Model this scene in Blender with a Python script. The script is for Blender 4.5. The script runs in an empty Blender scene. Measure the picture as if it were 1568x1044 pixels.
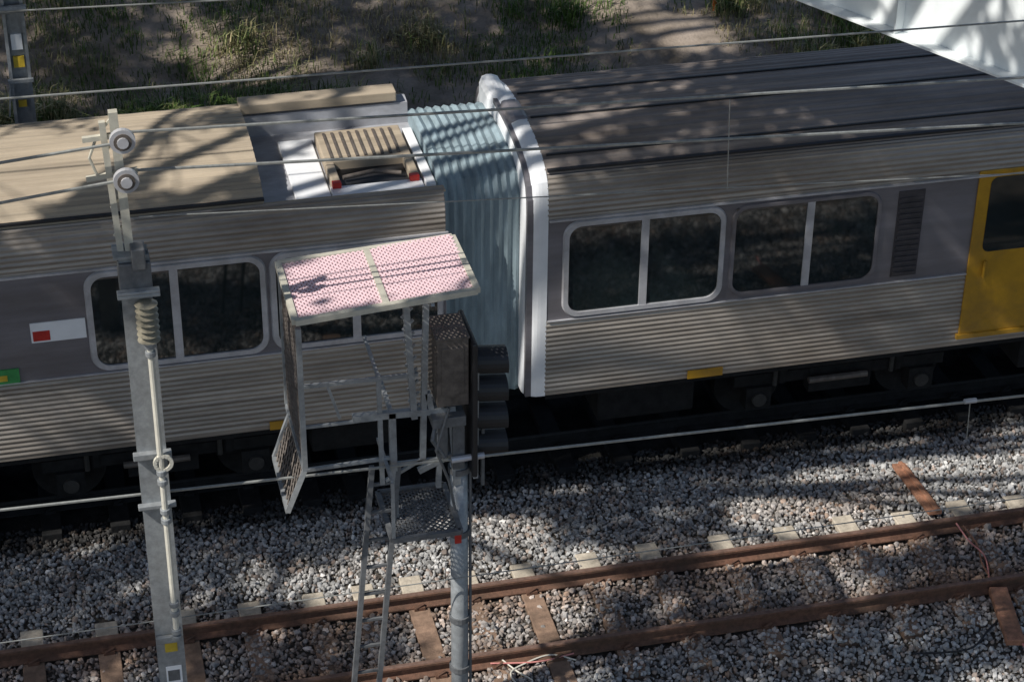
import bpy, math, random
import numpy as np
from mathutils import Vector, Matrix, noise
random.seed(7); rng=np.random.default_rng(5)
D=bpy.data; COL=bpy.context.collection
# ---------- camera pose (solved once from the track gauge, the rails and the carriage lines)
R=np.array([[0.97254,0.11347,-0.20320],[-0.23257,0.50723,-0.82984],[0.00891,0.85431,0.51969]]); C=np.array([0,-17.34579,14.27758])
# ---------- helpers
def link(o,parent=None):
    COL.objects.link(o)
    if parent: o.parent=parent
    return o
def empty(name):
    o=D.objects.new(name,None); o.empty_display_size=.2; return link(o)
def mat(name,col,rough=.7,metal=0,var=.25,scale=8,bump=0,bscale=60,stretch=(1,1,1),col2=None,dirt=0,attr=None,spec=.5,det=4,dcol=(.09,.065,.045)):
    m=D.materials.new(name); m.use_nodes=True; nt=m.node_tree; N=nt.nodes; L=nt.links
    b=N["Principled BSDF"]; b.inputs["Roughness"].default_value=rough; b.inputs["Metallic"].default_value=metal
    b.inputs["Specular IOR Level"].default_value=spec
    if attr:
        a=N.new("ShaderNodeVertexColor"); a.layer_name=attr; L.new(a.outputs["Color"],b.inputs["Base Color"]); return m
    tc=N.new("ShaderNodeTexCoord"); mp=N.new("ShaderNodeMapping"); mp.inputs["Scale"].default_value=stretch
    L.new(tc.outputs["Object"],mp.inputs["Vector"])
    n=N.new("ShaderNodeTexNoise"); n.inputs["Scale"].default_value=scale; n.inputs["Detail"].default_value=det; n.inputs["Roughness"].default_value=.65
    L.new(mp.outputs["Vector"],n.inputs["Vector"])
    r=N.new("ShaderNodeValToRGB"); r.color_ramp.elements[0].position=.3; r.color_ramp.elements[1].position=.7
    c2=col2 or [c*(1+var) for c in col]; c1=[c*(1-var) for c in col] if not col2 else col
    r.color_ramp.elements[0].color=(*c1,1); r.color_ramp.elements[1].color=(*c2,1)
    L.new(n.outputs["Fac"],r.inputs["Fac"]); out=r.outputs["Color"]
    if dirt:
        n2=N.new("ShaderNodeTexNoise"); n2.inputs["Scale"].default_value=1.3; n2.inputs["Detail"].default_value=6; n2.inputs["Roughness"].default_value=.7
        mp2=N.new("ShaderNodeMapping"); mp2.inputs["Scale"].default_value=(max(stretch[0],.3),1,1); L.new(tc.outputs["Object"],mp2.inputs["Vector"])
        L.new(mp2.outputs["Vector"],n2.inputs["Vector"])
        r2=N.new("ShaderNodeMapRange"); r2.inputs["From Min"].default_value=.42; r2.inputs["From Max"].default_value=.68; r2.inputs["To Max"].default_value=dirt
        L.new(n2.outputs["Fac"],r2.inputs["Value"])
        mx=N.new("ShaderNodeMix"); mx.data_type='RGBA'; mx.inputs["B"].default_value=(*dcol,1)
        L.new(r2.outputs["Result"],mx.inputs["Factor"]); L.new(out,mx.inputs["A"]); out=mx.outputs["Result"]
    L.new(out,b.inputs["Base Color"])
    if bump:
        n3=N.new("ShaderNodeTexNoise"); n3.inputs["Scale"].default_value=bscale; n3.inputs["Detail"].default_value=3
        L.new(tc.outputs["Object"],n3.inputs["Vector"])
        bp=N.new("ShaderNodeBump"); bp.inputs["Strength"].default_value=bump; bp.inputs["Distance"].default_value=.02
        L.new(n3.outputs["Fac"],bp.inputs["Height"]); L.new(bp.outputs["Normal"],b.inputs["Normal"])
    return m
class MB:
    def __init__(s): s.v=[]; s.f=[]
    def add(s,v,f):
        o=len(s.v); s.v+= [tuple(p) for p in v]; s.f+=[tuple(i+o for i in q) for q in f]
    def box(s,a,b):
        v=[(x,y,z) for z in(a[2],b[2]) for y in(a[1],b[1]) for x in(a[0],b[0])]
        s.add(v,[(0,2,3,1),(4,5,7,6),(0,1,5,4),(2,6,7,3),(0,4,6,2),(1,3,7,5)])
    def bar(s,p,q,w,h=None,upv=(0,0,1)):
        p=Vector(p);q=Vector(q);h=h or w;d=(q-p)
        if d.length<1e-6:return
        d.normalize(); u=Vector(upv)
        if abs(d.dot(u))>.95:u=Vector((0,1,0))
        a=d.cross(u).normalized()*w/2; b=d.cross(a).normalized()*h/2
        s.add([p+a+b,p-a+b,p-a-b,p+a-b,q+a+b,q-a+b,q-a-b,q+a-b],[(0,1,2,3),(7,6,5,4),(0,4,5,1),(1,5,6,2),(2,6,7,3),(3,7,4,0)])
    def tube(s,pts,r,n=10,caps=True):
        pts=[Vector(p) for p in pts]; rs=r if isinstance(r,(list,tuple)) else [r]*len(pts); o=len(s.v); ref=None
        for i,p in enumerate(pts):
            d=(pts[min(i+1,len(pts)-1)]-pts[max(i-1,0)])
            if d.length<1e-9:d=Vector((0,0,1))
            d.normalize()
            if ref is None: ref=Vector((0,0,1)) if abs(d.z)<.9 else Vector((1,0,0))
            a=(ref-d*ref.dot(d)).normalized(); ref=a; b=d.cross(a)
            for k in range(n):
                t=2*math.pi*k/n; s.v.append(tuple(p+(a*math.cos(t)+b*math.sin(t))*rs[i]))
        for i in range(len(pts)-1):
            for k in range(n):
                s.f.append((o+i*n+k,o+i*n+(k+1)%n,o+(i+1)*n+(k+1)%n,o+(i+1)*n+k))
        if caps:
            s.f.append(tuple(o+k for k in range(n))[::-1]); s.f.append(tuple(o+(len(pts)-1)*n+k for k in range(n)))
    def obj(s,name,m,parent=None,smooth=False,bevel=0):
        me=D.meshes.new(name); me.from_pydata(s.v,[],s.f); me.materials.append(m); me.update()
        if smooth: me.polygons.foreach_set("use_smooth",[True]*len(me.polygons))
        o=D.objects.new(name,me); link(o,parent)
        if bevel:
            b=o.modifiers.new("b","BEVEL"); b.width=bevel; b.segments=2; b.limit_method='ANGLE'
        return o
# ---------- materials
M_steel=mat("stainless",(.40,.355,.305),.42,.4,.3,3,.05,30,(.05,1,5),dirt=.55)
M_band=mat("painted_band",(.20,.19,.205),.45,.2,.2,2,0,10,(.08,1,2),dirt=.5)
M_roofL=mat("roof_tan",(.43,.355,.26),.75,.05,.25,3,.1,30,(.06,2.5,1),dirt=.45,dcol=(.2,.16,.12))
M_roofR=mat("roof_brown",(.30,.255,.225),.65,.1,.35,3,.1,30,(.05,3.5,1),dirt=.6)
M_silver=mat("silver_frame",(.56,.56,.58),.4,.3,.15,5,dirt=.35)
M_white=mat("white_paint",(.84,.85,.86),.35,0,.06,3,(0),10,dirt=.1,dcol=(.4,.4,.4))
M_glass=mat("dark_glass",(.010,.016,.017),.04,0,.3,2,spec=1.0)
M_bellow=mat("gangway_fabric",(.27,.35,.385),.7,0,.25,3,stretch=(3,1,.4),dirt=.45,dcol=(.08,.11,.12))
M_yellow=mat("yellow_paint",(.47,.25,.015),.45,0,.15,4,dirt=.5)
M_dark=mat("underframe_and_shade",(.014,.014,.014),.9,0,.4,6,.2,40,spec=.2)  # also colours the far track, as painted shade
M_grime=mat("grimy_steel",(.13,.11,.095),.7,.3,.35,12)
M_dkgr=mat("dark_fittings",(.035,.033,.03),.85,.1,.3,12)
M_red=mat("red_paint",(.5,.03,.02),.5)
M_green=mat("green_paint",(.05,.28,.08),.5)
M_galv=mat("galvanised",(.33,.35,.36),.5,.35,.22,14,.05,80,dirt=.25)
M_galvd=mat("galvanised_dull",(.15,.155,.16),.6,.3,.25,14,.05,80)
M_cream=mat("fibreglass_rod",(.62,.59,.5),.4,0,.12,10)
M_insul=mat("brown_insulator",(.30,.27,.2),.3,0,.2,20)
M_wire=mat("wire_metal",(.36,.37,.35),.4,.5,.2,20)
M_rust=mat("rail_rust",(.15,.075,.047),.75,.2,.4,18,.3,90,dirt=.5)
M_railtop=mat("rail_head",(.25,.16,.125),.45,.4,.3,14)
M_conc=mat("sleeper_concrete",(.50,.44,.35),.85,0,.25,15,.3,60,dirt=.3)
M_sleep=mat("sleeper_stained",(.27,.175,.12),.85,0,.35,9,.3,60,dirt=.6)
M_stone=mat("ballast_stone",(.8,.8,.8),.85,attr="Col",spec=.3)
M_ground=mat("ground_dirt",(.08,.068,.055),.95,0,.5,6,.8,40)
M_bed=mat("bed_shaded",(.022,.021,.019),.95,0,.5,6,.8,40,spec=.1)  # near-black bed colour holds the shade below the carriages
M_bank=mat("bank_soil",(.10,.08,.055),.95,0,.5,1.3,.9,25,col2=(.38,.31,.25),det=9)
M_grass=mat("grass_blades",(.9,.9,.9),.7,attr="Col",spec=.2)
M_leaf=mat("leaf",(.055,.085,.03),.6,0,.3,5)
M_bark=mat("bark",(.28,.24,.19),.85,0,.3,6,.3,30)
M_black=mat("black_plastic",(.018,.018,.02),.5,0,.2,10)
M_mesh=mat("mesh_galv",(.82,.60,.63),.5,0,.12,20)
M_trim=mat("frame_cream",(.55,.52,.43),.5,.1,.15,12)
M_gird=mat("girder_white",(.82,.86,.86),.45,0,.05,3,dirt=.12)
M_pink=mat("pink_cable",(.62,.25,.22),.5)
M_label=mat("label_yellow",(.6,.42,.04),.5)
M_orange=mat("orange_steel",(.36,.17,.10),.8,0,.4,15,.3,50,dirt=.6)
M_deck=mat("well_deck",(.42,.43,.46),.6,.1,.2,4,stretch=(.5,1,1),dirt=.5)
M_louv=mat("louvre",(.05,.045,.05),.6)
# ---------- camera/light
cam=D.cameras.new("camera"); co=link(D.objects.new("camera",cam))
Mx=Matrix([list(r) for r in R]).to_4x4(); Mx.translation=Vector(C); co.matrix_world=Mx
cam.sensor_width=36; cam.lens=74.68; cam.clip_end=1000; cam.clip_start=.1
bpy.context.scene.camera=co
Ld=Vector((.62,.22,-.75)).normalized()
w=D.worlds.new("World"); bpy.context.scene.world=w; w.use_nodes=True
sk=w.node_tree.nodes.new("ShaderNodeTexSky"); sk.sky_type='NISHITA'; sk.sun_disc=False
sk.sun_elevation=math.asin(-Ld.z); sk.sun_rotation=math.atan2(-Ld.x,-Ld.y)
bg=w.node_tree.nodes["Background"]; bg.inputs[1].default_value=.10
w.node_tree.links.new(sk.outputs[0],bg.inputs[0])
sl=D.lights.new("sun","SUN"); sl.energy=5; sl.angle=math.radians(.6); sl.color=(1,.96,.9)
so=link(D.objects.new("sun",sl)); so.rotation_euler=Ld.to_track_quat('-Z','Y').to_euler()
bpy.context.scene.view_settings.view_transform='Standard'
# ---------- ground
g=MB(); g.add([(-400,-400,-.6),(400,-400,-.6),(400,400,-.6),(-400,400,-.6)],[(0,1,2,3)]); g.obj("ground",M_ground)
def bankz(x,y):
    t=max(0,min(1,(y-6.8)/9)); z=-.3+1.6*t+max(0,y-15.8)*.05
    return z+.22*noise.noise(Vector((x*.5,y*.5,0)))+.07*noise.noise(Vector((x*2,y*2,3)))
xs=np.arange(-14,30.1,.25); ys=np.arange(6.4,34,.25)
b=MB(); b.v=[(x,y,bankz(x,y) if y>6.5 else -.62) for y in ys for x in xs]; nx=len(xs)
b.f=[(j*nx+i,j*nx+i+1,(j+1)*nx+i+1,(j+1)*nx+i) for j in range(len(ys)-1) for i in range(nx-1)]
b.obj("grass_bank",M_bank,smooth=True)
def bedz(x,y):
    z=-.19
    if y>1.25: z=-.19-.22*min(1,(y-1.25)/1.2)
    if y<-1.3: z=-.19-.35*min(1,(-1.3-y)/1.6)
    return z+.03*noise.noise(Vector((x*1.1,y*1.1,0)))
def bed(name,ya,yb,m):
    xs=np.arange(-20,30.1,.3); ys=np.arange(ya,yb+.01,.15); nx=len(xs)
    b=MB(); b.v=[(x,y,bedz(x,y)-.03) for y in ys for x in xs]
    b.f=[(j*nx+i,j*nx+i+1,(j+1)*nx+i+1,(j+1)*nx+i) for j in range(len(ys)-1) for i in range(nx-1)]
    b.obj(name,m,smooth=True)
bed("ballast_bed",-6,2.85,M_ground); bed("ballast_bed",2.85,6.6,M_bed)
phi=(1+5**.5)/2
ico=np.array([(-1,phi,0),(1,phi,0),(-1,-phi,0),(1,-phi,0),(0,-1,phi),(0,1,phi),(0,-1,-phi),(0,1,-phi),(phi,0,-1),(phi,0,1),(-phi,0,-1),(-phi,0,1)])/1.9
icf=np.array([(0,11,5),(0,5,1),(0,1,7),(0,7,10),(0,10,11),(1,5,9),(5,11,4),(11,10,2),(10,7,6),(7,1,8),(3,9,4),(3,4,2),(3,2,6),(3,6,8),(3,8,9),(4,9,5),(2,4,11),(6,2,10),(8,6,7),(9,8,1)])
SLX=[-.73,.05,.88,1.58,2.28,2.83,3.37,3.98,4.62,5.38,6.09,6.94,7.72,8.45,9.15,9.86,10.56,11.27,11.97]
EXPO={-.73,.05,.88,3.37,4.62}
sp=.042
X,Y=np.meshgrid(np.arange(-2.,12.4,sp),np.arange(-2.9,3.2,sp)); X=X.ravel();Y=Y.ravel()
k_=Y>(.7-.2137*(X+1.1)-.6); X=X[k_];Y=Y[k_]
X2,Y2=np.meshgrid(np.arange(-2.5,12.4,.06),np.arange(-3.8,.2,.06)); X2=X2.ravel();Y2=Y2.ravel()
k_=Y2<=(.7-.2137*(X2+1.1)-.6); X=np.concatenate([X,X2[k_]]); Y=np.concatenate([Y,Y2[k_]]); big=np.concatenate([np.ones(len(X)-k_.sum()),np.full(k_.sum(),1.4)])
X=X+rng.normal(0,.014,X.size);Y=Y+rng.normal(0,.014,Y.size)
keep=np.ones(X.size,bool); Z=np.array([bedz(x,y) for x,y in zip(X,Y)])+rng.normal(0,.011,X.size)
for ry in(-.57,.57): keep&=np.abs(Y-ry)>.065
for s in SLX:
    near=np.abs(X-s)<.125
    if s in EXPO: keep&=~(near&(np.abs(Y)<1.1)&(rng.random(X.size)>.06))
    else:
        keep&=~(near&(Y>.5)&(Y<1.1)&(rng.random(X.size)>.10)); Z=Z+np.where(near&(Y<=.5)&(Y>-1.1),.035,0)
X=X[keep];Y=Y[keep];Z=Z[keep];big=big[keep]; n=X.size
def rotm(a):
    cx,sx_,cy,sy,cz,sz=np.cos(a[:,0]),np.sin(a[:,0]),np.cos(a[:,1]),np.sin(a[:,1]),np.cos(a[:,2]),np.sin(a[:,2])
    Rm=np.zeros((len(a),3,3))
    Rm[:,0,0]=cy*cz;Rm[:,0,1]=-cy*sz;Rm[:,0,2]=sy
    Rm[:,1,0]=cx*sz+sx_*sy*cz;Rm[:,1,1]=cx*cz-sx_*sy*sz;Rm[:,1,2]=-sx_*cy
    Rm[:,2,0]=sx_*sz-cx*sy*cz;Rm[:,2,1]=sx_*cz+cx*sy*sz;Rm[:,2,2]=cx*cy
    return Rm
V=ico[None]*(1+rng.normal(0,.16,(n,12,1)))
V=V*(rng.uniform(.6,1.4,(n,1,3)))*np.clip(rng.normal(.023,.0065,(n,1,1)),.011,.042)*big[:,None,None]
V=np.einsum('nij,nkj->nki',rotm(rng.random((n,3))*6.28),V)+np.stack([X,Y,Z],1)[:,None]
col=np.ones((n,4)); base=np.clip(rng.normal(.34,.11,n),.09,.7); wh=rng.random(n)<.035; base[wh]=rng.uniform(.5,.8,wh.sum())
tint=np.stack([base*1.0,base*.985,base*.95],1)
rustw=np.clip(1.25-np.abs(np.abs(Y)-.45)/.45,0,1)*rng.uniform(.3,1,n)
brown=np.stack([base*.80,base*.55,base*.40],1)
br2=rng.random(n)<.15; rustw[br2]=np.maximum(rustw[br2],.6)
patch=np.array([noise.noise(Vector((x*.7,y*1.1,4))) for x,y in zip(X,Y)]); rustw=np.clip(rustw+np.clip(patch,0,1)*.6,0,1)
tint=tint*(1-rustw[:,None])+brown*rustw[:,None]
dk=np.clip((Y-2.6+rng.normal(0,.05,n))/.25,0,1)[:,None]; tint=tint*(1-.88*dk); col[:,:3]=tint  # stones darken towards the train: its shade put into their colour
def bigmesh(name,V,Fc,colv,m,parent=None):
    me=D.meshes.new(name); nv=V.shape[0]; k=Fc.shape[1]
    me.vertices.add(nv); me.vertices.foreach_set("co",V.astype(np.float32).ravel())
    me.loops.add(Fc.size); me.loops.foreach_set("vertex_index",Fc.astype(np.int32).ravel())
    me.polygons.add(len(Fc)); me.polygons.foreach_set("loop_start",np.arange(0,Fc.size,k,dtype=np.int32))
    me.polygons.foreach_set("loop_total",np.full(len(Fc),k,dtype=np.int32)); me.update(calc_edges=True)
    if colv is not None:
        a=me.color_attributes.new("Col",'FLOAT_COLOR','POINT'); a.data.foreach_set("color",colv.astype(np.float32).ravel())
    me.materials.append(m); me.polygons.foreach_set("use_smooth",np.zeros(len(Fc),bool)); return link(D.objects.new(name,me),parent)
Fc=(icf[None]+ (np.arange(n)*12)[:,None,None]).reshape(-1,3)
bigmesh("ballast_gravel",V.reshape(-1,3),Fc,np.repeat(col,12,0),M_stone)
# ---------- tracks
def track(name,yc,slx,zo=0,x0=-25,x1=35):
    e=empty(name); far=zo!=0  # far track coloured near-black, standing in for shade under the train
    prof=[(-.07,-.155),(.07,-.155),(.07,-.14),(.012,-.115),(.012,-.04),(.036,-.032),(.036,-.006),(.028,0),(-.028,0),(-.036,-.006),(-.036,-.032),(-.012,-.04),(-.012,-.115),(-.07,-.14)]
    for ry in(-.57,.57):
        m=MB(); k=len(prof)
        m.v=[(x,yc+ry+a,z+zo) for x in(x0,x1) for a,z in prof]; m.f=[(i,(i+1)%k,(i+1)%k+k,i+k) for i in range(k)]
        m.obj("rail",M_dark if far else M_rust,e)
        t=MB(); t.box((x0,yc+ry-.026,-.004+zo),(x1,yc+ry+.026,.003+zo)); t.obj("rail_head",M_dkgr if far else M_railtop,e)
    m=MB(); c=MB(); f_=MB()
    for s in slx:
        j=random.uniform(-.04,.04)
        m.box((s-.115,yc-1.07,-.30+zo),(s+.115,yc+.72,-.16+zo)); c.box((s-.12,yc+.70,-.30+zo),(s+.12,yc+1.07+j,-.158+zo))
        for ry in(-.57,.57):
            for d in(-1,1):
                f_.box((s-.06,yc+ry+d*.07-.035,-.158+zo),(s+.06,yc+ry+d*.07+.035,-.125+zo)); f_.tube([(s-.04,yc+ry+d*.1,-.12+zo),(s+.05,yc+ry+d*.06,-.105+zo)],.016,6)
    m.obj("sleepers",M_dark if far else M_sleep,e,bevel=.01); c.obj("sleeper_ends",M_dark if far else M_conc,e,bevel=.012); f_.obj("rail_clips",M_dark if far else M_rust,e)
    return e
allx=[-.73-.7*i for i in range(1,8)]+SLX+[11.97+.7*i for i in range(1,8)]
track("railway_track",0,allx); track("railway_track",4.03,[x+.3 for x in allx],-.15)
# ---------- train
YC=4.03; HW=1.36
half=[(-1.36,.95),(-1.36,3.35),(-1.345,3.52),(-1.29,3.67),(-1.19,3.78),(-1.02,3.87),(-.7,3.95),(-.35,3.99),(0,4.0)]
def dense(pts,step):
    out=[]
    for (a,b),(c,d) in zip(pts[:-1],pts[1:]):
        L=math.hypot(c-a,d-b); k=max(1,int(round(L/step)))
        for i in range(k): out.append((a+(c-a)*i/k,b+(d-b)*i/k))
    out.append(pts[-1]); return out
def ribbed(pts,ribfn):
    d=dense(pts,.011); out=[]; s=0
    for i,(a,b) in enumerate(d):
        p=d[max(0,i-1)]; q=d[min(len(d)-1,i+1)]; tx,tz=q[0]-p[0],q[1]-p[1]; l=math.hypot(tx,tz); nx_,nz=-tz/l,tx/l
        if i: s+=math.hypot(a-d[i-1][0],b-d[i-1][1])
        r=ribfn(a,b,s); out.append((a+nx_*r,b+nz*r))
    return out
def ribfn(a,b,s):
    if 1.0<b<1.93 or (3.26<b<3.7): return .010*(.5+.5*math.cos(s*2*math.pi/.062))
    if b>=3.7: return .014*max(0,math.cos(s*2*math.pi/.12))
    return 0
def mirror(h): return h+[(-a,b) for a,b in h[::-1]]
def shell(name,loops,m,parent,caps=(True,True)):
    mb=MB(); k=len(loops[0][1])
    for x,l in loops: mb.v+=[(x,YC+a,z) for a,z in l]
    for i in range(len(loops)-1):
        for j in range(k): mb.f.append((i*k+j,i*k+(j+1)%k,(i+1)*k+(j+1)%k,(i+1)*k+j)[::-1])
    if caps[0]: mb.f.append(tuple(range(k)))
    if caps[1]: mb.f.append(tuple((len(loops)-1)*k+j for j in range(k))[::-1])
    return mb.obj(name,m,parent)
ribh=ribbed(half,ribfn)
side=[p for p in ribh if p[1]<3.74]; roof=[p for p in ribh if p[1]>=3.735]
low=[p for p in side if p[1]<=1.955]; mid_=[p for p in side if 1.945<=p[1]<=3.235]; upp=[p for p in side if p[1]>=3.225]
def strip(name,x0,x1,pts,m,parent):
    mb=MB(); k=len(pts)
    for x in(x0,x1): mb.v+=[(x,YC+a,z) for a,z in pts]
    mb.f=[(j,j+1,k+j+1,k+j) for j in range(k-1)]; return mb.obj(name,m,parent)
def rrect(cx,cz,w,h,r,n=7):
    pts=[]
    for sx_,sz,a0 in((1,1,0),(-1,1,90),(-1,-1,180),(1,-1,270)):
        for i in range(n+1):
            t=math.radians(a0+90*i/n); pts.append((cx+sx_*(w/2-r)+r*math.cos(t),cz+sz*(h/2-r)+r*math.sin(t)))
    return pts
YS=YC-HW
def window(x0,x1,z0,z1,mx,parent,mframe=M_silver,fw=.07,fr=.2):
    cx,cz,w_,h_=(x0+x1)/2,(z0+z1)/2,x1-x0,z1-z0
    o=rrect(cx,cz,w_,h_,fr); i_=rrect(cx,cz,w_-2*fw,h_-2*fw,fr-.05); k=len(o); mb=MB()
    A=[(x,YS-.002,z) for x,z in o]; B=[(x,YS-.03,z) for x,z in rrect(cx,cz,w_-.03,h_-.03,fr-.015)]; C_=[(x,YS-.03,z) for x,z in i_]; E=[(x,YS-.004,z) for x,z in i_]
    mb.v=A+B+C_+E
    for r in range(3):
        for j in range(k): mb.f.append((r*k+j,r*k+(j+1)%k,(r+1)*k+(j+1)%k,(r+1)*k+j))
    mb.obj("window_frame",mframe,parent)
    gm=MB(); gm.v=[(x,YS-.009,z) for x,z in rrect(cx,cz,w_-2*fw+.01,h_-2*fw+.01,fr-.055)]; gm.f=[tuple(range(k))]; gm.obj("window_glass",M_glass,parent)
    if mx is not None:
        b=MB(); b.box((mx-.045,YS-.026,z0+fw*.8),(mx+.045,YS-.0105,z1-fw*.8)); b.obj("window_mullion",M_silver,parent)
        b=MB(); b.box((x0+fw,YS-.02,z1-fw-.03),(mx-.05,YS-.0105,z1-fw+.005)); b.obj("window_toprail",M_grime,parent)
def carriage(name,xa,xb,endx,roofm,well=None,core=True):
    e=empty(name)
    if core:
        cp=[(a*.985,z if z<3 else z-.03) for a,z in half]
        shell("body_core",[(xa+.02,mirror(cp)),(xb-.02,mirror(cp))],M_band,e)
    for sg in(1,-1):
        mm=lambda p:[(a*sg,z) for a,z in p]
        r0,r1=xa+(.24 if endx==xa else 0),xb-(.03 if well else 0)
        strip("side_panel_lower",r0,r1,mm(low),M_steel,e); strip("window_band",r0,r1,mm(mid_),M_band,e); strip("side_panel_upper",r0,r1,mm(upp),M_steel,e)
        strip("roof",r0,well[0] if well else r1,mm(roof),roofm,e)
    return e
WZ0,WZ1=1.97,3.21
XR=5.05; XL=4.17
cr=carriage("train_carriage",XR,28,XR,M_roofR)
def endcap(parent,x,s,m):
    loops=[]
    for i in range(9):
        t=i/8*math.pi/2; dx=.18*(1-math.cos(t)); ins=.18*(1-math.sin(t))
        loops.append((x+s*dx,[(a*(1.36-ins+.006)/1.36,.95+(z-.95)*((3.05-ins+.012)/3.05)) for a,z in mirror(half)]))
    loops.append((x+s*.25,[(a*1.366/1.36,.95+(z-.95)*3.062/3.05) for a,z in mirror(half)]))
    return shell("end_cap",loops,m,parent)
endcap(cr,XR,1,M_white)
cl=carriage("train_carriage",-19,XL,XL,M_roofL,well=(2.2,XL),core=False)
core=[(a*.985,z if z<3 else z-.03) for a,z in half]
shell("body_core",[(-18.98,mirror(core)),(2.19,mirror(core))],M_roofL,cl)
ZD=3.55
wl=[(-1.34,.96),(-1.34,3.5),(-1.27,3.64),(-1.2,3.67),(-1.14,3.68),(-1.12,ZD),(.8,ZD),(.82,3.8),(1.0,3.82),(1.18,3.74),(1.29,3.6),(1.34,3.45),(1.34,.96)]
shell("roof_well",[(2.19,wl),(XL-.02,wl)],M_deck,cl)
b=MB(); b.box((2.2,YC-1.27,3.675),(XL,YC-1.13,3.70)); b.box((2.2,YC+.8,3.83),(XL-.15,YC+1.05,3.95)); b.obj("well_rim",M_roofL,cl,bevel=.02)
b=MB(); x0=3.0
# hatch frame: far grille housing, two cheeks, sill in front, dark opening between
b.box((x0,YC-.28,ZD),(x0+.98,YC+.5,ZD+.13)); b.box((x0,YC-.72,ZD),(x0+.1,YC-.28,ZD+.12)); b.box((x0+.88,YC-.72,ZD),(x0+.98,YC-.28,ZD+.12)); b.obj("hatch_frame",M_roofL,cl,bevel=.015)
b=MB(); b.box((x0+.1,YC-.72,ZD+.003),(x0+.88,YC-.28,ZD+.02)); b.obj("hatch_opening",M_black,cl)
b=MB(); b.box((x0-.42,YC-1.0,ZD+.003),(x0-.03,YC+.55,ZD+.03)); b.box((x0+1.02,YC-.95,ZD+.003),(x0+1.13,YC+.5,ZD+.08)); b.box((x0-.02,YC-.98,ZD+.003),(x0+1.0,YC-.75,ZD+.06)); b.obj("hatch_plates",M_white,cl,bevel=.01)
b=MB()
for i in range(9): b.box((x0+.08+i*.095,YC-.22,ZD+.13),(x0+.11+i*.095,YC+.42,ZD+.145))
b.tube([(x0+.15,YC-.6,ZD+.08),(x0+.5,YC-.55,ZD+.1),(x0+.8,YC-.62,ZD+.08)],.025); b.obj("hatch_grille",M_grime,cl)
b=MB(); b.box((x0-.0,YC-.82,ZD+.06),(x0+.1,YC-.74,ZD+.13)); b.box((x0+.86,YC-.82,ZD+.06),(x0+.97,YC-.74,ZD+.13)); b.obj("hatch_lugs",M_red,cl,bevel=.01)
window(5.47,7.38,WZ0,WZ1,6.42,cr); window(7.44,9.25,WZ0+.03,WZ1-.02,8.38,cr,M_band,.05)
b=MB(); b.box((9.45,YS-.012,2.02),(9.77,YS+.01,3.14))
for i in range(15): b.box((9.47,YS-.03,2.05+i*.07),(9.75,YS-.012,2.08+i*.07))
b.obj("louvre_panel",M_louv,cr)
xd0=10.42
b=MB(); b.box((xd0,YS-.028,1.12),(xd0+1.5,YS,3.3)); b.obj("door",M_yellow,cr,bevel=.01)
gm=MB(); gm.v=[(x,YS-.034,z) for x,z in rrect(xd0+.80,2.72,1.3,.98,.09)]; k=len(gm.v); gm.f=[tuple(range(k))]; gm.obj("door_glass",M_glass,cr)
b=MB(); b.box((xd0-.03,YS-.05,1.06),(xd0+1.5,YS,1.12)); b.tube([(xd0+.2,YS-.06,1.9),(xd0+.2,YS-.06,2.12)],.018); b.obj("door_sill",M_yellow,cr)
b=MB(); b.box((7.02,YS-.03,.955),(7.45,YS-.012,1.06)); b.obj("lifting_mark",M_yellow,cr)
b=MB(); b.box((2.10,YS-.03,.955),(2.31,YS-.012,1.06)); b.obj("lifting_mark",M_yellow,cl)
window(.22,2.16,WZ0,WZ1,1.17,cl); window(2.19,4.11,WZ0,WZ1,3.13,cl); window(-3.2,-1.4,WZ0,WZ1,None,cl)
b=MB(); b.box((-.38,YS-.012,2.42),(.2,YS-.001,2.66)); b.obj("notice",M_white,cl)
b=MB(); b.box((-.36,YS-.016,2.44),(-.18,YS-.0125,2.56)); b.obj("notice_mark",M_red,cl)
b=MB(); b.box((-.95,YS-.018,1.93),(-.55,YS-.001,2.13)); b.obj("label_green",M_green,cl)
b=MB(); b.box((-.80,YS-.022,1.99),(-.68,YS-.0185,2.06)); b.obj("label_mark",M_label,cl)
for e_,a,c_ in((cr,XR+.26,28),(cl,-19,XL)):
    b=MB(); b.box((a,YS-.03,3.222),(c_,YS,3.243)); b.box((a,YS-.024,1.94),(c_,YS-.001,1.955)); b.obj("waist_trim",M_silver,e_)
    b=MB(); b.box((a,YS+.11,3.775),(c_ if e_ is cr else 2.2,YS+.16,3.80)); b.obj("gutter",M_black,e_)
    b=MB(); b.box((a,YS+.02,.88),(c_,YS+.1,.96)); b.obj("solebar",M_dark,e_)
b=MB()
for dy,z in((-1.02,3.865),(-.3,3.99),(.35,3.99)): b.box((XR+.3,YC+dy-.012,z),(28,YC+dy+.012,z+.022))
b.obj("roof_seam",M_black,cr)
b=MB(); b.box((XR-.03,YC+.35,3.6),(XR+.22,YC+.98,4.03)); b.obj("end_fairing",M_white,cr,bevel=.1)
b=MB(); b.box((XR+.05,YC-.35,3.9),(XR+.28,YC+.2,4.03)); b.obj("end_fairing_upper",M_band,cr,bevel=.06)
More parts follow.
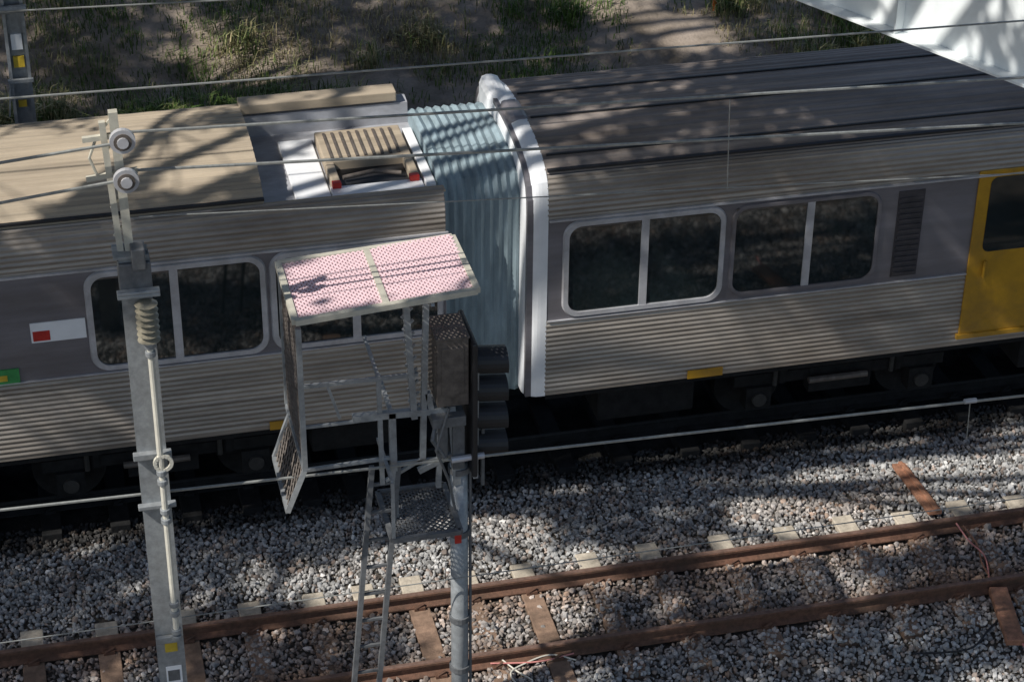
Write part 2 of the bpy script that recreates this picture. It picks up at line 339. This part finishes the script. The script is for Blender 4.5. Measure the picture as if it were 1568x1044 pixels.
def bogie(parent,xc):
    b=MB()
    for dx in(-1.05,1.05):
        for dy in(-.57,.57): b.tube([(xc+dx,YC+dy-.07,.30),(xc+dx,YC+dy+.07,.30)],.42,28)
        b.tube([(xc+dx,YC-.9,.30),(xc+dx,YC+.9,.30)],.08,12)
        for dy in(-.98,.98): b.box((xc+dx-.16,YC+dy-.1,.2),(xc+dx+.16,YC+dy+.1,.5))
    for dy in(-.95,.95):
        b.box((xc-1.35,YC+dy-.07,.5),(xc+1.35,YC+dy+.07,.65)); b.box((xc-.4,YC+dy-.09,.32),(xc+.4,YC+dy+.09,.67))
        for dx in(-.75,.75): b.tube([(xc+dx,YC+dy,.5),(xc+dx,YC+dy,.9)],.1,10)
    b.obj("bogie",M_dark,parent)
    b=MB()
    for dx in(-1.05,1.05): b.tube([(xc+dx,YC-1.12,.34),(xc+dx,YC-1.08,.34)],.09,16)
    for dx in(-.75,.75): b.tube([(xc+dx-.1,YC-1.06,.5),(xc+dx-.1,YC-1.06,.88)],.03,8)
    b.obj("bogie_fittings",M_dkgr,parent)
    b=MB(); b.tube([(xc-.45,YC-1.14,.56),(xc+.3,YC-1.14,.56)],.04,8); b.obj("bogie_bar",M_grime,parent)
bogie(cr,9.1); bogie(cl,.9); bogie(cr,24); bogie(cl,-15)
b=MB()
for a,c_ in((6.0,7.2),(11.4,13),(13.4,16),(17,21)): b.box((a,YC-1.15,.35),(c_,YC+1.1,.93))
b.obj("equipment_box",M_dark,cr,bevel=.03)
b=MB()
for a,c_ in((-3,-1),(-8,-4),(2.6,3.6)): b.box((a,YC-1.1,.38),(c_,YC+1.1,.93))
b.obj("equipment_box",M_dark,cl,bevel=.03)
e=empty("gangway_bellows"); loops=[]
nf=9
for i in range(nf*2+1):
    x=XL-.02+(XR+.03-XL)*i/(nf*2); o=0 if i%2 else .03
    loops.append((x,[(-1.08+o,.9),(-1.08+o,3.45-o),(-.95+o,3.66-o),(-.7,3.76-o),(0,3.8-o),(.7,3.76-o),(.95-o,3.66-o),(1.08-o,3.45-o),(1.08-o,.9)]))
shell("bellows",loops,M_bellow,e)
b=MB(); b.box((XL-.1,YC-.2,.6),(XR+.1,YC+.2,.85)); b.tube([(XL,YC-.6,.9),(XL+.4,YC-.65,.55),(XR,YC-.6,.9)],.03); b.obj("coupler",M_dark,e)
# ---------- catenary mast
e=empty("catenary_mast"); mx,my=.58,-2.2
b=MB(); b.box((mx-.12,my-.09,-.6),(mx+.12,my-.077,6.05)); b.box((mx-.12,my+.077,-.6),(mx+.12,my+.09,6.05)); b.box((mx-.008,my-.077,-.6),(mx+.008,my+.077,6.05)); b.box((mx-.16,my-.13,6.05),(mx+.1,my+.1,6.07))
b.obj("column",M_galv,e)
b=MB(); b.box((mx-.13,my-.13,5.7),(mx+.13,my+.12,6.0)); b.box((mx-.02,my-.16,5.95),(mx+.09,my-.02,6.14)); b.obj("top_bracket",M_galvd,e,bevel=.01)
b=MB()
b.bar((mx-.09,my,6.0),(mx-.14,my,7.2),.05); b.bar((mx-.02,my,6.0),(mx-.05,my,7.28),.07)
for z in(6.2,6.45,6.7,6.95,7.15): b.bar((mx-.13,my,z),(mx-.02,my,z+.12),.02)
b.bar((mx-.3,my,6.72),(mx+.1,my,6.76),.04); b.bar((mx-.3,my,7.06),(mx+.05,my,7.08),.04)
b.tube([(mx-.2,my,6.7),(mx-.26,my,6.9),(mx-.2,my,7.05)],.012,6); b.obj("top_arm",M_trim,e)
b=MB(); b2=MB()
for z in(6.73,7.07):
    cx_=mx+.0
    b.tube([(cx_,my-.13,z),(cx_,my-.08,z)],.10,22); b2.tube([(cx_,my-.142,z),(cx_,my-.131,z)],.07,18); b.tube([(cx_,my-.16,z),(cx_,my-.142,z)],.045,12); b.tube([(cx_,my-.08,z),(cx_,my+.06,z)],.03,14)
b.obj("pulley_insulator",M_silver,e); b2.obj("pulley_recess",M_grime,e)
b=MB(); prof=[]
for i in range(7):
    z=5.68-i*.055; prof+= [((mx+.06,my-.19,z),.05),((mx+.06,my-.19,z-.02),.095),((mx+.06,my-.19,z-.035),.05)]
b.tube([p for p,r in prof],[r for p,r in prof],14); b.obj("insulator",M_insul,e)
b=MB(); rx=mx+.06; b.tube([(rx,my-.19,5.3),(rx,my-.19,2.3)],.026,10); b.obj("operating_rod",M_cream,e)
b=MB()
for z in(5.3,5.22,4.05,3.95,3.65,3.55,2.65,2.55,2.35,2.28): b.tube([(rx,my-.19,z),(rx,my-.19,z-.05)],.045,10)
for z in(5.75,5.72): b.box((mx-.16,my-.2,z),(mx+.18,my-.13,z+.03))
b.box((mx-.16,my-.15,4.13),(mx+.16,my-.09,4.19)); b.box((mx-.16,my-.15,3.62),(mx+.16,my-.09,3.66))
b.box((mx-.12,my-.14,2.15),(mx+.1,my-.1,2.22)); b.obj("rod_clamps",M_galv,e,bevel=.006)
b=MB()
for k in range(14):
    t=2*math.pi*k/14; t2=2*math.pi*(k+1)/14
    b.bar((rx+.07*math.cos(t)+.02,my-.2,4.12+.07*math.sin(t)),(rx+.07*math.cos(t2)+.02,my-.2,4.12+.07*math.sin(t2)),.03)
b.obj("rod_guide_ring",M_cream,e)
b=MB(); b.box((mx-.05,my-.098,2.02),(mx+.06,my-.0905,2.2)); b.obj("label_yellow",M_label,e)
b=MB(); b.box((mx-.06,my-.098,1.66),(mx+.08,my-.0905,1.85)); b.obj("label_white",M_white,e)
b=MB(); b.box((mx-.045,my-.102,1.69),(mx+.06,my-.0985,1.81)); b.obj("label_text",M_galvd,e)
# ---------- signal
e=empty("railway_signal"); sy=-1.9; pxx=3.30
b=MB(); b.tube([(pxx,sy,-.6),(pxx,sy,3.4)],.082,20); b.obj("post",M_galv,e,smooth=True)
b=MB()
for z in(1.0,1.6,2.6,3.3): b.tube([(pxx,sy,z),(pxx,sy,z+.06)],.1,16)
b.tube([(pxx+.1,sy-.02,-.3),(pxx+.1,sy-.02,3.4)],.014,6)
b.obj("post_clamps",M_galvd,e)
A=Vector((1.84,-2.3,5.25)); Bv=Vector((3.38,-2.3,5.36)); Cq=Vector((1.85,-1.2,5.20)); Dq=Vector((3.40,-1.2,5.28))
tr=MB()
for p,q in((A,Bv),(Cq,Dq),(A,Cq),(Bv,Dq),((A+Bv)/2,(Cq+Dq)/2)): tr.bar(p+Vector((0,0,.03)),q+Vector((0,0,.03)),.055,.05)
tr.obj("cage_roof_frame",M_trim,e)
fr=MB(); ms=MB()
def lattice(mb,O,U,Vv,W,H,pitch,t,k=1.0):
    for sg in(1,-1):
        c=-H*k if sg>0 else 0
        c_end=W if sg>0 else W+H*k
        while c<c_end:
            lo=(0-c)/(sg*k); hi=(W-c)/(sg*k)
            if lo>hi: lo,hi=hi,lo
            v0=max(0.,lo); v1=min(H,hi)
            if v1-v0>.005: mb.bar(O+U*(c+sg*k*v0)+Vv*v0,O+U*(c+sg*k*v1)+Vv*v1,t,t)
            c+=pitch
U=(Bv-A).normalized(); Vv=(Cq-A).normalized()
lattice(ms,A+Vector((0,0,.03)),U,Vv,(Bv-A).length,(Cq-A).length,.045,.0145,.6)
ms.obj("cage_roof_mesh",M_mesh,e)
lm_=MB(); yA,yB=-2.3,-1.25
lattice(lm_,Vector((1.86,yA,3.8)),Vector((0,1,0)),Vector((0,0,1)),yB-yA,1.42,.085,.010,.6)
lattice(lm_,Vector((1.70,yA+.05,3.35)),Vector((0,1,0)),Vector((.16,0,.45)).normalized(),.85,.47,.085,.010,.6)
lm_.obj("cage_side_mesh",M_grime,e)
for p,q in(((1.86,yA,5.22),(1.86,yA,3.8)),((1.86,yB,5.2),(1.86,yB,3.8)),((1.86,yA,3.8),(1.70,yA+.05,3.35)),((1.86,yA+.9,3.8),(1.70,yA+.9,3.35)),((1.70,yA+.05,3.35),(1.70,yA+.9,3.35)),((1.86,yA,3.8),(1.86,yB,3.8))): fr.bar(p,q,.045)
pf=[(3.01,5.15,2.96,3.53,.05),(2.83,5.2,2.89,3.96,.055),(2.58,4.44,2.59,3.30,.04),(2.69,4.05,2.70,2.92,.06),(2.13,4.41,2.23,4.05,.025),
(1.90,4.42,2.93,4.41,.035),(2.34,4.04,3.23,4.01,.06),(1.91,4.00,2.60,4.00,.025),(1.87,3.55,2.68,3.57,.03),(2.62,3.33,2.98,3.53,.03),(2.92,3.39,3.28,3.55,.05),
(3.13,4.06,3.10,3.19,.045),(3.22,4.05,3.27,3.20,.07),(3.45,4.42,3.44,3.24,.045),(3.01,4.21,3.09,3.79,.05),(2.68,3.50,3.21,3.49,.03)]
for a,z0,c,z1,t in pf: fr.bar((a,-1.95,z0),(c,-1.95,z1),t,t)
for t in np.linspace(.05,.95,9):
    p=Vector((2.79,-1.95,5.05)).lerp(Vector((2.85,-1.95,3.96)),t); fr.bar(p,p+Vector((.1,.02,.08)),.02)
fr.bar((3.01,-1.95,5.15),(3.0,-2.3,5.3),.03); fr.bar((2.58,-1.95,4.42),(2.58,-1.25,4.42),.03); fr.bar((1.9,-1.95,4.42),(1.87,-2.3,4.42),.03)
fr.bar((2.69,-1.95,4.02),(2.69,-1.3,4.02),.04); fr.bar((2.62,-2.3,2.95),(2.62,-2.3,3.55),.03); fr.bar((2.62,-2.3,3.55),(2.62,-1.6,3.55),.03)
fr.obj("cage_frame",M_galv,e)
pm=MB(); gx,gz=2.61,2.92; lattice(pm,Vector((gx,-2.3,gz)),Vector((1,0,0)),Vector((0,1,0)),.62,.75,.06,.011,1)
for p,q in(((gx,-2.3,gz),(gx+.62,-2.3,gz)),((gx,-1.55,gz),(gx+.62,-1.55,gz)),((gx,-2.3,gz),(gx,-1.55,gz)),((gx+.62,-2.3,gz),(gx+.62,-1.55,gz))): pm.bar(p,q,.045)
pm.obj("platform_grating",M_galvd,e)
lad=MB(); zt,zb=3.3,-.5
for xo in(2.50,2.74): lad.bar((xo,-1.95,zt+.2),(xo-.45,-2.25,zb),.045,.05)
for i in range(14):
    t=i/13; x=2.50-.45*t*.98; lad.bar((x,-1.95-.3*t,zt-t*3.7),(x+.24,-1.95-.3*t,zt-t*3.7),.025)
lad.obj("ladder",M_galvd,e)
hd=MB(); hx=3.38; dz=-.2
hd.box((hx-.30,-2.05,4.30+dz),(hx-.02,-1.65,4.98+dz)); hd.box((hx-.31,-2.06,4.98+dz),(hx-.01,-1.64,5.0+dz)); hd.box((hx-.26,-2.058,4.42+dz),(hx-.06,-2.05,4.9+dz)); hd.obj("signal_case",M_grime,e,bevel=.015)
bb=MB(); bb.box((hx,-2.12,3.55+dz),(hx+.05,-1.5,4.95+dz)); bb.obj("backboard",M_black,e,bevel=.02)
hh=MB()
for i in range(4):
    zc=4.62-i*.29+dz; k=16; r=.135
    for j in range(k):
        a0=math.radians(-30+240*j/k); a1=math.radians(-30+240*(j+1)/k)
        v=[(hx+.05,-1.85+r*math.cos(a0),zc+r*math.sin(a0)),(hx+.05,-1.85+r*math.cos(a1),zc+r*math.sin(a1)),(hx+.36,-1.85+r*math.cos(a1),zc+r*math.sin(a1)-.03),(hx+.36,-1.85+r*math.cos(a0),zc+r*math.sin(a0)-.03)]
        hh.add(v,[(0,1,2,3)])
    hh.tube([(hx+.05,-1.85,zc),(hx+.07,-1.85,zc)],.11,16)
hh.obj("lens_hoods",M_black,e)
bk=MB(); bk.box((hx-.35,-2.08,3.9),(hx-.05,-1.7,4.0)); bk.box((hx-.16,-2.02,3.4),(hx-.05,-1.8,3.9)); bk.box((hx-.28,-2.0,3.52),(hx-.2,-1.8,3.9)); bk.tube([(hx-.3,-2.0,3.95),(hx-.36,-2.1,3.8),(hx-.25,-2.1,3.6)],.02)
bk.box((hx+.13,-1.9,3.1),(hx+.16,-1.86,3.8)); bk.tube([(hx-.2,-2.07,4.1),(hx-.33,-2.12,3.7),(hx-.2,-2.05,3.3),(hx-.13,-2.0,2.9)],.014); bk.obj("bracket_plates",M_galvd,e,bevel=.008)
cd=MB(); cd.box((3.24,-2.0,2.56),(3.30,-1.982,2.66)); cd.obj("post_label_red",M_red,e)
# ---------- back post
e=empty("trackside_post"); bx=-.2
b=MB(); b.box((bx-.13,6.95,-.3),(bx-.09,7.1,4.9)); b.box((bx+.09,6.95,-.3),(bx+.13,7.1,4.9)); b.box((bx-.09,7.02,-.3),(bx+.09,7.04,4.9)); b.obj("column",M_galv,e)
b=MB(); b.box((bx-.06,6.98,3.95),(bx+.07,7.018,4.15)); b.obj("label_white",M_white,e)
b=MB(); b.box((bx-.06,6.98,3.72),(bx+.07,7.018,3.86)); b.box((bx-.06,6.98,3.2),(bx+.04,7.018,3.28)); b.obj("label_yellow",M_label,e)
b=MB(); b.bar((bx-.18,6.95,3.1),(bx-.12,6.95,3.6),.02); b.tube([(bx-.2,6.9,4.5),(bx+.16,6.9,4.5)],.05,10); b.box((bx-.15,6.9,3.55),(bx+.15,6.95,3.59)); b.obj("brackets",M_galv,e)
# ---------- wires
def wire(a,b_,y,r=.009,e0=1,e1=1):
    a=np.array([a[0],y,a[1]]); b_=np.array([b_[0],y,b_[1]]); d=b_-a; mb=MB(); mb.tube([tuple(a-d*e0),tuple(b_+d*e1)],r,6); mb.obj("overhead_wire",M_wire)
wire((-.73,3.61),(8.74,3.43),-2.05,.014,.5,.5); wire((-.89,2.19),(8.92,2.22),-2.05,.006,.5,.5)
wire((-.08,7.46),(8.10,7.35),-2.2,.009,.5,.5); wire((.65,7.09),(5.47,6.92),-2.2,.013,0,1); wire((.63,6.76),(4.95,6.55),-2.2,.014,0,1)
wire((-.39,6.64),(.52,6.73),-2.3,.014,3,0); wire((-.35,6.98),(.51,7.05),-2.3,.014,3,0)
wire((.80,6.34),(5.58,6.06),-2.2,.006,.03,.6); wire((-.29,6.06),(1.98,5.99),3,.009,3,3)
d=MB(); d.tube([(5.54,-2.2,6.88),(5.57,-2.2,6.05)],.005,6); d.tube([(8.19,-2.05,3.45),(8.21,-2.05,3.01)],.005,6); d.obj("wire_dropper",M_wire)
d=MB(); d.tube([(3.2,-2.05,3.53),(3.5,-2.05,3.54)],.03,10); d.tube([(8.13,-2.05,3.45),(8.25,-2.05,3.45)],.025,8); d.obj("wire_clamp",M_silver)
# ---------- footbridge girder
e=empty("footbridge_girder"); zg=6.2
p=Vector((7.42,1.30,zg)); q=Vector((8.76,-1.15,zg))
dr=(q-p).normalized(); nn=Vector((0,0,1)).cross(dr).normalized()
if nn.x<0: nn=-nn
p2=p-dr*3; q2=q+dr*6
def slab(mb,o0,o1,z0,z1,a=p2,b=q2):
    v=[]
    for z in(z0,z1):
        for pt in(a,b):
            for o in(o0,o1): v.append(pt+nn*o+Vector((0,0,z-zg)))
    mb.add(v,[(0,1,3,2),(4,6,7,5),(0,2,6,4),(1,5,7,3),(0,4,5,1),(2,3,7,6)])
b=MB(); slab(b,0,.3,zg,zg+.03); slab(b,.14,.16,zg+.03,zg+1.3); slab(b,0,.3,zg+1.3,zg+1.33)
for t in np.arange(0.02,1,.17):
    c=p2.lerp(q2,t); slab(b,.02,.14,zg+.03,zg+1.3,c,c+dr*.02)
b.obj("girder",M_gird,e,bevel=.004)
b=MB(); slab(b,.3,2.2,zg+.06,zg+.2); b.obj("deck",M_gird,e)
# ---------- debris
b=MB(); pa=Vector((9.56,2.06,-.26)); pb=Vector((9.50,.84,-.1)); b.bar(pa,pb,.16,.05); b.bar(pa+Vector((.02,0,.03)),pb+Vector((.02,0,.03)),.05,.04); b.obj("rusty_plate",M_orange,bevel=.005)
b=MB(); b.bar((9.60,-.64,-.1),(9.42,-1.5,-.13),.2,.08); b.obj("rusty_plate",M_orange,bevel=.01)
def cable(name,pts,m,r=.011):
    P_=[Vector(p) for p in pts]; out=[]
    for i in range(len(P_)-1):
        p0=P_[max(0,i-1)];p1=P_[i];p2_=P_[i+1];p3=P_[min(len(P_)-1,i+2)]
        for t in np.linspace(0,1,6,endpoint=False):
            out.append(.5*((2*p1)+(p2_-p0)*t+(2*p0-5*p1+4*p2_-p3)*t*t+(-p0+3*p1-3*p2_+p3)*t**3))
    out.append(P_[-1]); mb=MB(); mb.tube(out,r,6); mb.obj(name,m)
cable("loose_cable",[(9.60,.5,-.02),(9.66,.25,-.1),(9.74,0,-.14),(9.6,-.43,-.12)],M_pink,.009)
cable("loose_cable",[(9.68,.48,-.05),(9.74,.2,-.13),(9.66,-.1,-.14),(9.62,-.42,-.12)],M_orange,.009)
cable("loose_cable",[(4.0,-.52,-.1),(4.15,-.75,-.14),(4.28,-.92,-.16),(4.12,-.95,-.15),(4.08,-.78,-.13),(4.25,-.68,-.12),(4.55,-.6,-.12),(4.80,-.72,-.14)],M_cream,.009)
cable("loose_cable",[(3.9,-.62,-.1),(4.4,-.68,-.12),(4.80,-.62,-.13)],M_pink,.009)
cable("loose_cable",[(9.5,-1.25,-.1),(9.5,-1.55,-.15),(9.55,-1.9,-.2)],M_pink,.012)
cable("loose_cable",[(8.3,-1.4,-.15),(8.9,-1.45,-.16),(9.25,-1.2,-.16),(9.6,-.95,-.12)],M_black,.012)
b=MB(); z0=bankz(10.9,13.5); b.box((10.88,13.48,z0-.1),(10.93,13.52,z0+.5)); b.obj("survey_peg",mat("orange_paint",(.7,.16,.03),.5))
# ---------- grass
def grass(name,nb,gx,gy,hmin,hmax,wmul,greenbias,thr=-.12):
    kind=np.array([noise.noise(Vector((x*.45,y*.45,7)))+.5*noise.noise(Vector((x*1.9,y*1.9,2))) for x,y in zip(gx,gy)])
    keep=kind>thr+rng.uniform(-.2,.2,len(gx)); kind=kind[keep][:nb]; gx=gx[keep][:nb]; gy=gy[keep][:nb]; m=len(gx)
    gz=np.array([bankz(x,y) for x,y in zip(gx,gy)])
    g2=np.array([noise.noise(Vector((x*.3,y*.3,20)))+.5*noise.noise(Vector((x*1.5,y*1.5,30))) for x,y in zip(gx,gy)])
    h=rng.uniform(hmin,hmax,m)*(1+1.2*np.clip(kind,0,1)); a=rng.uniform(0,6.28,m); wd=rng.uniform(.004,.010,m)*wmul
    le=rng.uniform(.2,1.1,m)*h
    dx,dy=np.cos(a),np.sin(a); ox,oy=-dy*wd,dx*wd
    V=np.zeros((m,5,3))
    V[:,0]=np.stack([gx-ox,gy-oy,gz-.02],1);V[:,1]=np.stack([gx+ox,gy+oy,gz-.02],1)
    mxx,myy,mz=gx+dx*le*.35,gy+dy*le*.35,gz+h*.65
    V[:,2]=np.stack([mxx+ox*.8,myy+oy*.8,mz],1);V[:,3]=np.stack([mxx-ox*.8,myy-oy*.8,mz],1)
    V[:,4]=np.stack([gx+dx*le,gy+dy*le,gz+h*.75],1)
    base=np.arange(m)*5
    T=np.concatenate([np.stack([base,base+1,base+2],1),np.stack([base,base+2,base+3],1),np.stack([base+3,base+2,base+4],1)])
    green=np.array([.08,.135,.03]); dry=np.array([.38,.32,.18])
    t=np.clip(greenbias+g2*1.7+rng.normal(0,.3,m),0,1)[:,None]
    c=(green*t+dry*(1-t))*rng.uniform(.55,1.35,m)[:,None]; c4=np.ones((m,4)); c4[:,:3]=c
    bigmesh(name,V.reshape(-1,3),T,np.repeat(c4,5,0),M_grass)
grass("grass",80000,rng.uniform(-3,19,190000),7+13.5*rng.random(190000)**1.1,.05,.2,1,.5)
N_=14000; cxs=rng.uniform(-1.5,4.5,90); cys=rng.uniform(7.2,12,90); ii=rng.integers(0,90,N_)
grass("tall_grass",N_,cxs[ii]+rng.normal(0,.2,N_),cys[ii]+rng.normal(0,.2,N_),.2,.55,1.3,.6,-.4)
N_=9000; cxs=rng.uniform(3,18,60); cys=rng.uniform(8,18,60); ii=rng.integers(0,60,N_)
grass("tall_grass",N_,cxs[ii]+rng.normal(0,.2,N_),cys[ii]+rng.normal(0,.2,N_),.15,.4,1.3,.75)
# ---------- unseen trees, crowns shaped to cast a chosen shade pattern
k1,k2=.62/.75,.22/.75
def frac(u,v):  # wanted share of shade per sun-projected point; zero leaves a lit hole
    if v<-.7 and u>5.8: return .85
    if (u-7)**2/1.6+(v+.25)**2/.7<1: return .0
    if 5.6<u<8.6 and 2.65<v<6.3: return .0
    if u>12.3 and v<3.4: return .12
    if v<2.9: return .55 if u<2 else .33
    if v<3.3: return .8 if u>10 else .2
    if v<3.75: return .72 if u<6.3 else .9
    if v<6.3:
        if u<6.4: return .25
        if (u-9.3)**2+(v-4.75)**2<.5**2: return 0
        return 1.3 if u<12.6 else .45
    if v<8: return .85
    if u<4.8 and v<14: return .45
    if u>12.0: return .48
    return 1.2
clumps=[]
for u in np.arange(-4,21,.28):
    for v in np.arange(-3.4,22,.28):
        uu=u+random.uniform(-.12,.12); vv=v+random.uniform(-.12,.12)
        n_=.5+1.5*noise.noise(Vector((uu*.5+11,vv*.62+3,.5)))+.15*noise.noise(Vector((uu*1.6,vv*1.6,9)))
        if frac(uu,vv)>0 and n_<frac(uu,vv):
            h=random.uniform(11.4,13.4); clumps.append((uu-k1*h,vv-k2*h,h))
cl_=np.array(clumps)
trunks=[(-8.5,-7,-.6),(-9,-1,-.6),(-8.5,8.5,0),(-5.5,15.5,1.0)]
asg=np.array([int(np.argmin([(c[0]-t[0])**2*.3+(c[1]-t[1])**2 for t in trunks])) for c in cl_])
for ti,t in enumerate(trunks):
    e=empty("shade_tree"); cs=cl_[asg==ti]
    wd=MB(); T0=Vector(t); top=T0+Vector((1.2,.5,12.2-t[2]))
    wd.tube([T0,T0.lerp(top,.3)+Vector((-.2,.1,0)),T0.lerp(top,.65)+Vector((.1,-.1,0)),top],[.34,.28,.22,.14],12)
    cells={}
    for c in cs: cells.setdefault((int(c[0]//3.2),int(c[1]//3.2)),[]).append(Vector(c))
    for kk,lst in cells.items():
        cen=sum(lst,Vector())/len(lst); cen.z-=.4
        st=T0.lerp(top,random.uniform(.94,1.0)); mid=st.lerp(cen,.5)+Vector((random.uniform(-.3,.3),random.uniform(-.3,.3),random.uniform(.3,.8)))
        wd.tube([st,mid,cen],[.12,.085,.05],7)
        for c in lst[::3]: wd.tube([cen,cen.lerp(c,.5)+Vector((0,0,.15)),c],[.025,.016,.008],4)
    wd.obj("trunk_and_limbs",M_bark,e)
    NL=24; m=len(cs)*NL; cc=np.repeat(cs,NL,0)+rng.normal(0,.13,(m,3))
    Rm=rotm(rng.random((m,3))*6.28); q=np.array([(-.11,0,0),(0,-.045,.01),(.11,0,0),(0,.045,.01)])
    V=np.einsum('nij,kj->nki',Rm,q)*rng.uniform(.8,1.5,(m,1,1))+cc[:,None]
    Fq=(np.arange(m)*4)[:,None]+np.array([0,1,2,3])[None]
    bigmesh("leaves",V.reshape(-1,3),Fq,None,M_leaf,e)
